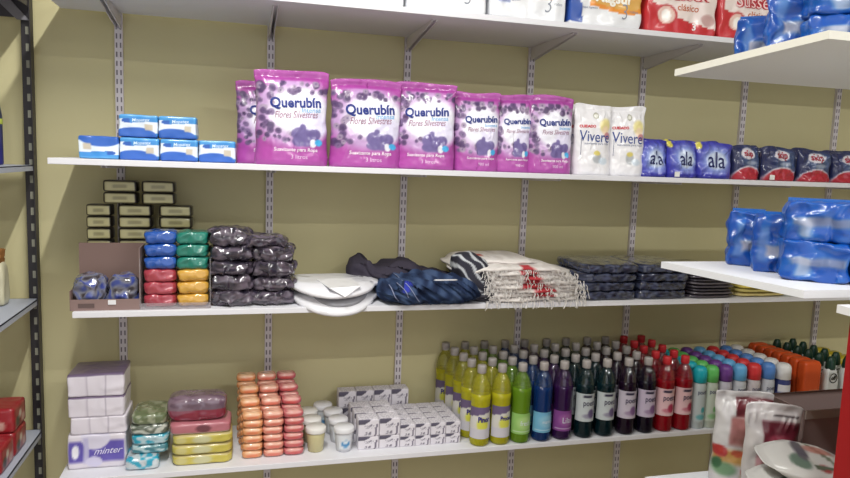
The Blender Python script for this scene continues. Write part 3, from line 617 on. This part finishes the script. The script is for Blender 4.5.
# jars
def jar(x, y, lidc, bodyc, lab, blue, src=None):
    if src: return dup(src, (x, y, z4), 0, lab)
    t = thing('lidded_jar', lab, 'jar', (x, y, z4), 0, 'small lidded jars')
    P = [(.022, 0), (.026, .002), (.031, .055), (.032, .07)]
    lathe('cup', P, 'plastic', t, seg=28, cols=[bodyc]*4); lathe('lid', [(.035, .068), (.0355, .071), (.0355, .082), (.033, .086)], 'plastic', t, lidc, seg=28)
    if blue:
        V = []; F = []; 
        for i in range(13):
            a = -.75+1.5*i/12; 
            for j in range(7):
                z = .012+.048*j/6; r = .026+.005*min(1, z/.055)+.0006; V.append((r*math.sin(a), -r*math.cos(a), z))
        V = np.array(V); u = np.repeat(np.linspace(-1, 1, 13), 7); v = np.tile(np.linspace(-1, 1, 7), 13); c = np.tile(np.array([220, 224, 230.]), (len(V), 1)); c = mixc(c, ell(u, v, .15, -.2, .7, .5, .3), (70, 140, 195)); c = mixc(c, ell(u, v, .15, 0, .35, .25, .3), (225, 235, 240))
        for i in range(12):
            for j in range(6): F.append((i*7+j, i*7+7+j, i*7+8+j, i*7+1+j))
        mk('label_wrap', V, F, 'paper', t, c)
    return t
ja = jar(.652, -.285, (226, 224, 220), (204, 196, 150), 'small jar with a yellowish body beside the soap stack, at the front', False)
KIDS(ja)[0].data.color_attributes  # cup keeps its own tint
jb = jar(.747, -.30, (226, 226, 230), (214, 216, 222), 'small white jar with a blue oval label at the front', True)
for i, (x, y) in enumerate(((.645, -.205), (.64, -.125))): jar(x, y, 0, 0, f'small jar behind the yellowish one, {["second", "third"][i]} from the front', 0, ja)
for i, (x, y) in enumerate(((.738, -.22), (.73, -.14), (.70, -.07))): jar(x, y, 0, 0, f'small white jar behind the blue-labelled one, {["second", "third", "fourth"][i]} from the front', 0, jb)
# small white boxes
def wbox_paint(p):
    u = (p[:, 0]+1)/2; v = (p[:, 2]+1)/2; c = np.tile(np.array([222, 218, 226.]), (len(p), 1)); fr = p[:, 1] < -.9; tp = p[:, 2] > .99
    tri = ((v > .74) & (u < .55) & (v-.74 > (u-.35)*.8)); c = mixc(c, tri*fr, (92, 88, 104)); c = mixc(c, (np.abs(u-.86-.1*(v-.5)) < .045)*(v < .75)*fr, (120, 114, 130))
    n = np.abs(nz3(p*np.array([3., 1, 1.2]), 3.3, 2)); c = mixc(c, (n > .22)*rect(u, v, .3, .8, .5, .72, .02)*fr*.75, (110, 106, 122)); c = mixc(c, rect(u, v, .3, .6, .12, .3, .02)*(n > .12)*fr*.8, (96, 92, 106)); c = mixc(c, (np.abs(nz3(p, 4, 6)) > .2)*tp*.35, (150, 146, 160)); return c
wb = {}
def wbox(w_, d, h, x, y, z, lab):
    k = (w_, d, h)
    if k in wb: return dup(wb[k], (x, y, z), 0, lab)
    o = rpack('carton', w_-.0015, d-.001, h, 'paper', None, wbox_paint, n=(22, 10, 16), k=24, loc=(x, y, z)); wb[k] = tag(o, lab, 'small carton', 'small white printed cartons'); return o
for c in range(2):
    for d in range(3):
        for r, h in enumerate((.046, .062)): wbox(.075, .062, h, .832+.075*c-.004*d, -.285+.062*d, z4+(.046 if r else 0), f'white carton in the taller block, {["left", "right"][c]} column, {["lower", "upper"][r]} layer, {ORD[d]} row')
for c in range(4):
    for d in range(4):
        for r, h in enumerate((.036, .044)): wbox(.056, .052, h, .972+.056*c-.002*d, -.29+.052*d, z4+(.036 if r else 0), f'white carton in the low wide block, {["leftmost", "second", "third", "rightmost"][c]} column, {["lower", "upper"][r]} layer, {ORD[d]} row')
for c in range(4):
    for r in range(2): wbox(.068, .06, .066, .79+.068*c, -.06, z4+.066*r, f'white carton against the wall behind, {["leftmost", "second from left", "third from left", "rightmost"][c]}, {["lower", "upper"][r]} layer')

# bottles
BP = [(.026, 0), (.033, .003), (.0355, .012), (.0355, .085), (.0345, .10), (.0345, .155), (.0357, .17), (.0357, .19), (.0345, .205), (.0315, .222), (.0265, .237), (.019, .250), (.0138, .257), (.0128, .272)]
def bottle(x, y, liq, capc, style, lab, twist=0):
    t = thing('cleaner_bottle', lab, 'bottle', (x, y, z4), twist, 'cleaner bottles on the bottom shelf')
    lq = np.array(liq, float); cols = [tuple(lq)]*len(BP)
    lvl = 8 if style[0] != 'yel' else 7
    b = lathe('bottle_body', BP[:lvl+1], 'liquid', t, seg=28, cols=cols[:lvl+1])
    fl = 24; V = []; F = []
    for r, z in [(q[0]+.0001, q[1]+.0004) for q in BP[lvl:]]:
        for k in range(fl*2):
            a = math.pi*k/fl; rr = r*(1+.012*math.cos(8*a)*math.exp(-((z-.235)/.02)**2)); V.append((rr*math.cos(a), rr*math.sin(a), z))
    for i in range(len(BP)-lvl-1):
        for k in range(fl*2): k2 = (k+1) % (fl*2); F.append((i*fl*2+k, i*fl*2+k2, (i+1)*fl*2+k2, (i+1)*fl*2+k))
    mk('bottle_shoulder', V, F, 'shell', t, tuple(lq*.7+12))['label'] = 'tinted see-through shoulder and neck'
    lathe('cap', [(.0150, .262), (.0162, .264), (.0162, .287), (.0145, .291)], 'plastic', t, capc, seg=20)
    z0, z1 = (.066, .172) if style[0] == 'big' else ((.036, .112) if style[0] == 'low' else (.03, .145))
    A = np.linspace(-1.6, 1.45, 25); Z = np.linspace(z0, z1, 25); V = []; F = []
    for a in A:
        for z in Z: r = np.interp(z, [q[1] for q in BP], [q[0] for q in BP])+.0007; V.append((r*math.sin(a), -r*math.cos(a), z))
    for i in range(24):
        for j in range(24): F.append((i*25+j, i*25+25+j, i*25+26+j, i*25+1+j))
    u = np.repeat(np.linspace(0, 1, 25), 25); v = np.tile(np.linspace(0, 1, 25), 25); c = np.tile(np.array(style[1], float), (len(V), 1))
    if style[0] == 'big': c = mixc(c, rect(u, v, .3, .62, .86, .95, .03), (50, 46, 70)); c = mixc(c, ell(u, v, .62, .28, .13, .16, .4), style[2]); c = mixc(c, ell(u, v, .5, .2, .2, .08, .5)*.5, style[2])
    elif style[0] == 'yel': c = mixc(c, (v > .78+.2*(u-.5)), (110, 96, 130)); c = mixc(c, ell(u, v, .5, .45, .2, .22, .3)*(v < .42+abs(1)*.3), (214, 214, 90)); c = mixc(c, (v < .3), (206, 204, 214))
    else: c = mixc(c, ell(u, v, .55, .55, .3, .3, .5)*.6, style[2]); c = mixc(c, rect(u, v, .1, .9, .1, .14, .02)*.6, (230, 235, 240))
    mk('label_wrap', V, F, 'paper', t, c); lb = KIDS(t)[-1]
    if style[0] == 'big': letter_cyl(lb, 'poett', .0368, .02, .136, .050, (52, 44, 80), .01, 1.3)
    elif style[0] == 'yel': letter_cyl(lb, style[3], .0368, .05, .100, .046, (52, 40, 130), .04, 1.3)
    else: letter_cyl(lb, style[3], .0368, .05, .076, .038, (222, 230, 240), .0, 1.3)
    return t
NY = [-.333+.0765*i for i in range(5)]
greycap = (160, 154, 152)
BT = [(1.232, (214, 208, 44), greycap, ('yel', (214, 212, 208), None, 'Pinor'), 'yellow cleaner bottle in the leftmost column'), (1.310, (214, 208, 44), greycap, ('yel', (214, 212, 208), None, 'Procen'), 'yellow cleaner bottle in the column beside the lime green one'),
      (1.389, (124, 170, 40), greycap, ('low', (150, 196, 110), (190, 220, 150), 'fresh'), 'lime green cleaner bottle'), (1.473, (22, 62, 128), greycap, ('low', (116, 178, 212), (160, 205, 225), 'marina'), 'blue cleaner bottle'), (1.555, (62, 28, 86), greycap, ('low', (130, 70, 140), (170, 110, 170), 'Lilas'), 'purple cleaner bottle'),
      (1.645, (14, 44, 52), greycap, ('big', (196, 204, 208), (106, 92, 130)), 'dark teal cleaner bottle, left of the two teal columns'), (1.731, (14, 44, 52), greycap, ('big', (196, 204, 208), (106, 92, 130)), 'dark teal cleaner bottle, right of the two teal columns'),
      (1.822, (36, 18, 42), greycap, ('big', (200, 192, 208), (126, 92, 140)), 'dark plum cleaner bottle, left of the two plum columns'), (1.906, (26, 18, 38), greycap, ('big', (198, 186, 208), (126, 92, 140)), 'dark plum cleaner bottle, right of the two plum columns'),
      (1.988, (168, 20, 36), (186, 42, 50), ('big', (226, 190, 196), (178, 60, 90)), 'red cleaner bottle, left of the two red columns'), (2.068, (168, 20, 36), (186, 42, 50), ('big', (226, 190, 196), (178, 60, 90)), 'red cleaner bottle, right of the two red columns')]
for (x, liq, cap, st, lab) in BT:
    tw = rnd.uniform(-.1, .25); b0 = bottle(x, NY[0]+(.02 if x > 1.95 else 0)*0, liq, cap, st, lab+', front row', tw)
    for i in range(1, 5): dup(b0, (x-.011*i*(1-(x-1.23)/.84)+rnd.uniform(-.003, .003), NY[i], z4), tw+rnd.uniform(-.3, .3), lab+f', {ORD[i]} from the front')
# aerosol cans
def can(x, y, capc, bodyc, lab, big=False):
    t = thing('aerosol_can', lab, 'aerosol can', (x, y, z4), 0, 'aerosol cans on the bottom shelf')
    r = .0275 if not big else .031; h = .184 if not big else .178
    body = lathe('can_body', [(r-.003, 0), (r, .003), (r, h-.01), (r-.004, h), (r-.006, h+.004)], 'plastic', t, seg=26, cols=[bodyc]*5)
    cl = [(r-.001, h), (r, h+.002), (r-.0005, h+.045), (r-.004, h+.056), (r-.012, h+.062), (r-.02, h+.063)]
    lathe('cap', cl, 'plastic', t, capc, seg=26)
    A = np.linspace(-1.2, 1.2, 17); Z = np.linspace(.03, h-.02, 25); V = [((r+.0006)*math.sin(a), -(r+.0006)*math.cos(a), z) for a in A for z in Z]
    F = [(i*25+j, i*25+25+j, i*25+26+j, i*25+1+j) for i in range(16) for j in range(24)]
    u = np.repeat(np.linspace(0, 1, 17), 25); v = np.tile(np.linspace(0, 1, 25), 17); c = np.tile(np.array(bodyc, float), (len(V), 1))
    if big: c = mixc(c, (v > .5), (226, 228, 236)); c = mixc(c, rect(u, v, -1, 2, .1, .75, .03), (52, 64, 130)); c = mixc(c, ell(u, v, .5, .55, .4, .16, .2), (214, 220, 236)); c = mixc(c, (v > .8), (232, 232, 238))
    else: c = mixc(c, ell(u, v, .6, .35, .14, .09, .4), tuple(np.array(capc)*.7+60)); c = mixc(c, ell(u, v, .5, .14, .3, .08, .5)*.5, capc)
    mk('label_wrap', V, F, 'paper', t, c)
    if not big: letter_cyl(KIDS(t)[-1], 'poett', r+.0014, .0, h-.036, .040, (60, 66, 110), .01, 1.3)
    return t
CN = [(2.138, (28, 158, 172), (196, 208, 212), 'aerosol can with a teal cap', [(30, 140, 120)]), (2.192, (92, 176, 92), (198, 210, 198), 'aerosol can with a green cap', [(60, 130, 90)]), (2.256, (104, 60, 134), (206, 204, 220), 'aerosol can with a purple cap', None), (2.322, (98, 166, 214), (206, 212, 222), 'aerosol can with a light blue cap', None), (2.390, (206, 54, 58), (214, 206, 212), 'aerosol can with a red cap', None), (2.458, (82, 130, 198), (206, 212, 224), 'aerosol can with a blue cap', None), (2.532, (226, 226, 226), (60, 70, 130), 'wider white and navy aerosol can', None)]
for ci, (x, cap, body, lab, _) in enumerate(CN):
    c0 = can(x, -.335, cap, body, lab+', front row', ci == 6)
    for i in range(1, 5): dup(c0, (x+rnd.uniform(-.002, .002), -.335+(.062 if ci < 6 else .068)*i, z4), rnd.uniform(-.3, .3), lab+f', {ORD[i]} from the front')
# orange flat containers
def orp(p):
    u = (p[:, 0]+1)/2; v = (p[:, 2]+1)/2; c = np.tile(np.array([214, 84, 34.]), (len(p), 1)); fr = p[:, 1] < -.9
    c = mixc(c, rect(u, v, .35, .95, .3, .52, .03)*fr, (226, 150, 110)); c = mixc(c, ell(u, v, .7, .4, .12, .06, .3)*fr, (240, 225, 215)); return c
o0 = None
for i in range(7):
    lab = f'orange flat refill pack, {ORD[i]} from the shelf edge' if i else 'orange flat refill pack at the very front of its row'
    loc = (2.662-.002*i, -.335+.046*i, z4)
    if o0 is None: o0 = tag(rpack('refill_pack', .085, .044, .246, 'plastic', None, orp, n=(16, 6, 30), k=9, loc=loc), lab, 'refill pack', 'orange refill packs')
    else: dup(o0, loc, 0, lab)
# white flat bottles with dark green caps
def offb(x, y, lab):
    t = thing('repellent_bottle', lab, 'bottle', (x, y, z4), 0, 'white flat bottles with dark green caps')
    b = rpack('bottle_body', .066, .04, .215, 'plastic', t, lambda p: mixc(mixc(np.tile(np.array([224, 228, 228.]), (len(p), 1)), rect((p[:, 0]+1)/2, (p[:, 2]+1)/2, .3, .8, .2, .46, .04)*(p[:, 1] < -.5), (120, 160, 205)), ell(p[:, 0], p[:, 2], 0, -.85, .8, .1)*.3, (90, 140, 120)), n=(14, 8, 26), k=5, fn=lambda V, p: V*np.stack([1-.28*np.clip((V[:, 2]-.15)/.065, 0, 1)**2, 1-.2*np.clip((V[:, 2]-.15)/.065, 0, 1), np.ones(len(V))], 1))
    lathe('cap', [(.021, .205), (.0215, .212), (.019, .238), (.012, .256), (.009, .258)], 'plastic', t, (22, 58, 46), seg=18, sy=.8)
    V = []; F = []; n = 28
    for i in range(n):
        a = 2*math.pi*i/n
        for q in (1, .82): V.append((.02*q*math.cos(a), -.0212, .172+.021*q*math.sin(a)))
    for i in range(n): j = (i+1) % n; F.append((2*i, 2*j, 2*j+1, 2*i+1))
    mk('emblem_ring', V, F, 'paper', b, (22, 28, 30), smooth=False); letter(b, 'off', 0, .172, .026, (18, 24, 28), .04, .2, 0, 1.1, .002)
    return t
for ci, x in enumerate((2.768, 2.854)):
    b0 = offb(x, -.335, f'white flat bottle with a dark green cap, front of the {["left", "right"][ci]} column')
    for i in range(1, 6): dup(b0, (x-.003*i, -.335+.056*i, z4), 0, f'white flat bottle with a dark green cap, {ORD[i]} in the {["left", "right"][ci]} column')
for i in range(5):
    o = rpack('yellow_pack', .09, .05, .22, 'film', None, None, n=(10, 6, 14), k=6, amp=.003, seed=i, loc=(2.97, -.335+.062*i, z4), col=(196, 176, 40)); tag(o, f'yellow pack at the right end of the bottom shelf, {ORD[i]} from the edge', 'pack', 'yellow packs at the right end')

# ------------------------------------------------------------------ right-hand gondola
g = thing('gondola_shelving', 'white gondola shelving in the right foreground, its boards jutting in from the right', 'shelving', (1.447, -1.03, 0))
for nm, z, tilt in (('upper', 1.832, 5.0), ('middle', 1.354, 0), ('lower', .762, 0)):
    x0 = {'upper': 0, 'middle': .003, 'lower': .003}[nm]
    L = -.395
    V, F = boxes([(0, 1.3, L, 0, 0, .0165)]); V = np.array(V); V[:, 2] -= V[:, 1]*math.tan(math.radians(tilt)); V[:, 0] += np.where(V[:, 0] < .5, (-V[:, 1])*.175*(1 if nm != 'upper' else 1), 0)
    V[:, 0] += x0; V[:, 2] += z-0; V[:, 2] -= .008 if nm == 'middle' else 0
    mk('board', V, F, 'melamine', g, (228, 230, 236) if nm != 'upper' else (222, 220, 210), smooth=False)
    mk('board_arm', *boxes([(.75, .753, -.37, 0, z-.05, z-.01)]), 'metal', g, (150, 148, 150), smooth=False)
box('post', 1.0, 1.04, -.06, -.02, 0, 2.2, 'metal', (196, 194, 196), g); box('post', 1.0, 1.04, -.36, -.32, 0, 2.2, 'metal', (196, 194, 196), g)
zA = lambda y: 1.8485+(-1.03-y)*math.tan(math.radians(5)); zB = 1.3625; zC = .7785
def nappy(p):
    u = (p[:, 0]+1)/2; v = (p[:, 2]+1)/2; c = np.tile(np.array([12, 72, 158.]), (len(p), 1)); n = nz3(p, 1.4, 3)
    c = mixc(c, np.clip(n*2, 0, .5), (24, 96, 176)); fr = p[:, 1] < -.6; c = mixc(c, rect(u, v, .12, .98, .4, .6, .08)*.7*fr, (136, 130, 146)); return mixc(c, rect(u, v, .22, .42, .12, .62, .08)*.75*fr, (176, 180, 196))
def nappy_v(p):
    u = (p[:, 0]+1)/2; v = (p[:, 2]+1)/2; c = np.tile(np.array([12, 70, 156.]), (len(p), 1)); n = nz3(p, 1.4, 5)
    c = mixc(c, np.clip(n*2, 0, .5), (28, 104, 186)); c = mixc(c, rect(u, v, .2, .42, .2, .8, .08)*.5*(p[:, 1] < -.6), (140, 160, 205)); c = mixc(c, rect(u, v, .35, 1, .28, .48, .06)*.75*(p[:, 1] < -.6), (176, 164, 168)); return c
def packet(x, y, z, w_, d, h, pt, lab, rz=0, sd=0, grp='blue packets', rx=0):
    t = thing('sanitary_pad_packet', lab, 'packet', (x, y, z), rz, grp); t.rotation_euler = (rx, 0, rz)
    b = rpack('packet_film', w_, d, h, 'film', t, pt, n=(44, 22, 44), k=10, amp=.010, freq=36, seed=sd)
    V, F = boxes([(-w_/2+.006, w_/2-.006, -.001, .001, 0, .010)]); 
    mk('seal_strip', V, F, 'film', t, (26, 96, 176), smooth=False, loc=(0, 0, h-.003))
    return t, b
gb = 'blue packets on the middle gondola shelf'; ga = 'blue packets on the upper gondola shelf'
packet(1.655, -1.088, zB, .088, .07, .138, nappy_v, 'upright blue packet at the left end of the middle gondola board', -.7, 1, gb)
packet(1.648, -1.185, zB, .086, .075, .138, nappy_v, 'upright blue packet touching the lying ones on the middle gondola board', -.75, 2, gb)
packet(1.655, -1.305, zB, .135, .095, .090, nappy, 'blue packet lying at the bottom of the left pile', -.7, 3, gb)
packet(1.658, -1.303, zB+.089, .138, .095, .088, nappy, 'blue packet lying on top of the left pile', -.7, 4, gb)
packet(1.765, -1.372, zB, .13, .095, .087, nappy, 'blue packet lying at the bottom of the right pile, cut by the photo edge', -.5, 5, gb)
packet(1.768, -1.370, zB+.086, .13, .095, .087, nappy, 'blue packet lying on top of the right pile, cut by the photo edge', -.5, 6, gb)
T5 = math.radians(-5)
packet(1.600, -1.125, zA(-1.125), .090, .06, .110, nappy_v, 'upright blue packet at the left tip of the upper gondola board', -.7, 7, ga)
packet(1.600, -1.225, zA(-1.225), .090, .075, .150, nappy_v, 'taller blue packet, second on the upper gondola board', -.7, 8, ga)
packet(1.655, -1.335, zA(-1.335), .17, .085, .06, nappy, 'blue packet lying at the front of the upper gondola board', -.5, 9, ga)
packet(1.76, -1.19, zA(-1.19), .16, .11, .11, nappy, 'blue packet lying further back on the upper gondola board', -.5, 10, ga)
packet(1.655, -1.335, zA(-1.335)+.06, .17, .085, .07, nappy, 'blue packet lying on top of the front one on the upper gondola board', -.5, 12, ga)
packet(1.84, -1.32, zA(-1.32), .13, .12, .12, nappy, 'blue packet at the right edge on the upper gondola board', -.4, 11, ga)
# food pouches on the lower board
def food(u, v, s):
    c = np.tile(np.array([192, 190, 192.]), (len(u), 1))
    if s > 0: return c
    c = mixc(c, rect(u, v, .36, 1.1, .74, .94, .02), (96, 38, 46)); c = mixc(c, rect(u, v, .26, 1.1, .45, .74, .05), (150, 100, 98)); c = mixc(c, ell(u, v, .7, .84, .2, .05, .4)*.6, (140, 84, 84)); c = mixc(c, ell(u, v, .8, .5, .3, .12, .5)*.7, (110, 84, 72))
    c = mixc(c, rect(u, v, .0, 1.1, .26, .40, .05), (180, 140, 80)); c = mixc(c, rect(u, v, .55, 1.1, .0, .30, .1)*.8, (120, 104, 70)); c = mixc(c, ell(u, v, .1, .38, .14, .06, .3), (160, 44, 44)); c = mixc(c, ell(u, v, .42, .37, .12, .035, .3), (176, 84, 60)); c = mixc(c, ell(u, v, .22, .2, .2, .07, .5)*.8, (80, 124, 84)); c = mixc(c, ell(u, v, .08, .25, .08, .06, .4), (50, 90, 60)); c = mixc(c, ell(u, v, .6, .2, .10, .06, .3), (150, 50, 48)); c = mixc(c, ell(u, v, .75, .12, .25, .1, .4)*.7, (176, 160, 90))
    return c
def food2(u, v, s):
    c = np.tile(np.array([190, 186, 188.]), (len(u), 1))
    if s > 0: return c
    c = mixc(c, rect(u, v, .30, 1.1, .46, .84, .02), (96, 32, 46)); c = mixc(c, ell(u, v, .6, .66, .25, .06, .5)*.7, (150, 60, 80)); c = mixc(c, ell(u, v, .28, .46, .08, .14, .5)*.7, (170, 110, 120)); c = mixc(c, rect(u, v, .5, .95, .885, .9, .006), (60, 50, 54)); c = mixc(c, rect(u, v, .3, 1.1, .1, .46, .06), (112, 84, 78)); c = mixc(c, (v < .2), (176, 160, 96)); return c
t = thing('food_pouch', 'tall white pouch with maroon panel and fruit pictures, leftmost on the lower gondola board', 'pouch', (1.668, -1.115, zC), -.45, 'printed food pouches'); pouch('pouch_film', .14, .256, .07, 'film', t, food, 61, nu=44, nv=56, amp=.006)
t = thing('food_pouch', 'white pouch with a dark maroon panel standing in front of the first one', 'pouch', (1.662, -1.225, zC), -.4, 'printed food pouches'); pouch('pouch_film', .13, .262, .065, 'film', t, food2, 62, nu=44, nv=56, amp=.007)
# carton behind the pillow bags
t = thing('open_carton', 'dark brown open carton behind the white pillow bags', 'carton', (1.845, -1.175, zC))
for nm, a in (('wall_panel', (-.10, .17, -.062, -.059, 0, .242)), ('wall_panel', (-.10, .17, .059, .062, 0, .244)), ('wall_panel', (-.10, -.097, -.06, .06, 0, .242)), ('wall_panel', (.167, .17, -.06, .06, 0, .242)), ('bottom_panel', (-.10, .17, -.06, .06, 0, .003))): box(nm, *a, 'paper', (150, 130, 126), t)
box('top_flap', -.10, .17, -.066, -.0625, .222, .244, 'paper', (170, 158, 150), t)
def pil(p):
    u = (p[:, 0]+1)/2; y = (p[:, 1]+1)/2; c = np.tile(np.array([188, 187, 184.]), (len(p), 1)); s = y+.25*np.sin(u*4)
    c = mixc(c, ell(u, y, .34, .35, .10, .2, .3), (92, 110, 98)); c = mixc(c, ell(u, y, .40, .7, .07, .3, .3), (78, 74, 86)); c = mixc(c, ell(u, y, .55, .25, .06, .1, .4), (140, 60, 60)); c = mixc(c, (np.abs(y-.28-.25*(u-.5)**2*2) < .05)&(u > .45), (84, 92, 76)); c = mixc(c, (np.abs(u-.72+.3*(y-.3)) < .03), (110, 116, 100)); return mixc(c, ell(u, y, .6, .75, .14, .12, .4)*.7, (160, 84, 76))
def pillow_bag(x, y, z, rz, ry, lab, sd):
    def fn(V, p):
        V = V.copy(); e = np.clip((np.abs(p[:, 0])-.35)/.65, 0, 1); V[:, 2] = .025+(V[:, 2]-.025)*(1-e**1.4*.9)*.8; V[:, 1] = V[:, 1]*(1-.30*e); return V
    t = thing('pillow_bag', lab, 'bag', (x, y, z), 0, 'white pillow bags'); t.rotation_euler = (math.radians(14), ry, rz)
    rpack('bag_film', .24, .14, .05, 'film', t, pil, n=(36, 26, 6), k=4, amp=.004, freq=18, seed=sd, fn=fn); return t
pillow_bag(1.640, -1.36, .925, -.30, .16, 'white bag with green swirls lying topmost of the pillow bags', 3)
pillow_bag(1.610, -1.372, .880, -.26, .12, 'white bag with green swirls lying directly under the topmost pillow bag', 4)
pillow_bag(1.65, -1.36, .83, -.1, .02, 'white pillow bag, third from the top of the pile', 5)
pillow_bag(1.65, -1.355, .785, -.1, .02, 'white pillow bag at the bottom of the pile on the lower gondola board', 6)
# near red unit
t = thing('red_display_cabinet', 'red cabinet with a white top board at the right edge', 'cabinet', (1.527, -1.5, 0))
box('top_board', 0, .9, -.42, 0, 1.333, 1.349, 'melamine', (230, 230, 232), t); box('side_panel', .03, .05, -.40, -.005, 0, 1.333, 'plastic', (156, 22, 28), t); box('side_panel', .85, .87, -.40, -.005, 0, 1.333, 'plastic', (156, 22, 28), t)
box('back_panel', .05, .85, -.02, -.005, 0, 1.333, 'plastic', (156, 22, 28), t); box('shelf_board', .05, .85, -.40, -.02, .7, .715, 'melamine', (226, 226, 228), t); box('base', .05, .85, -.40, -.02, 0, .08, 'plastic', (156, 22, 28), t)
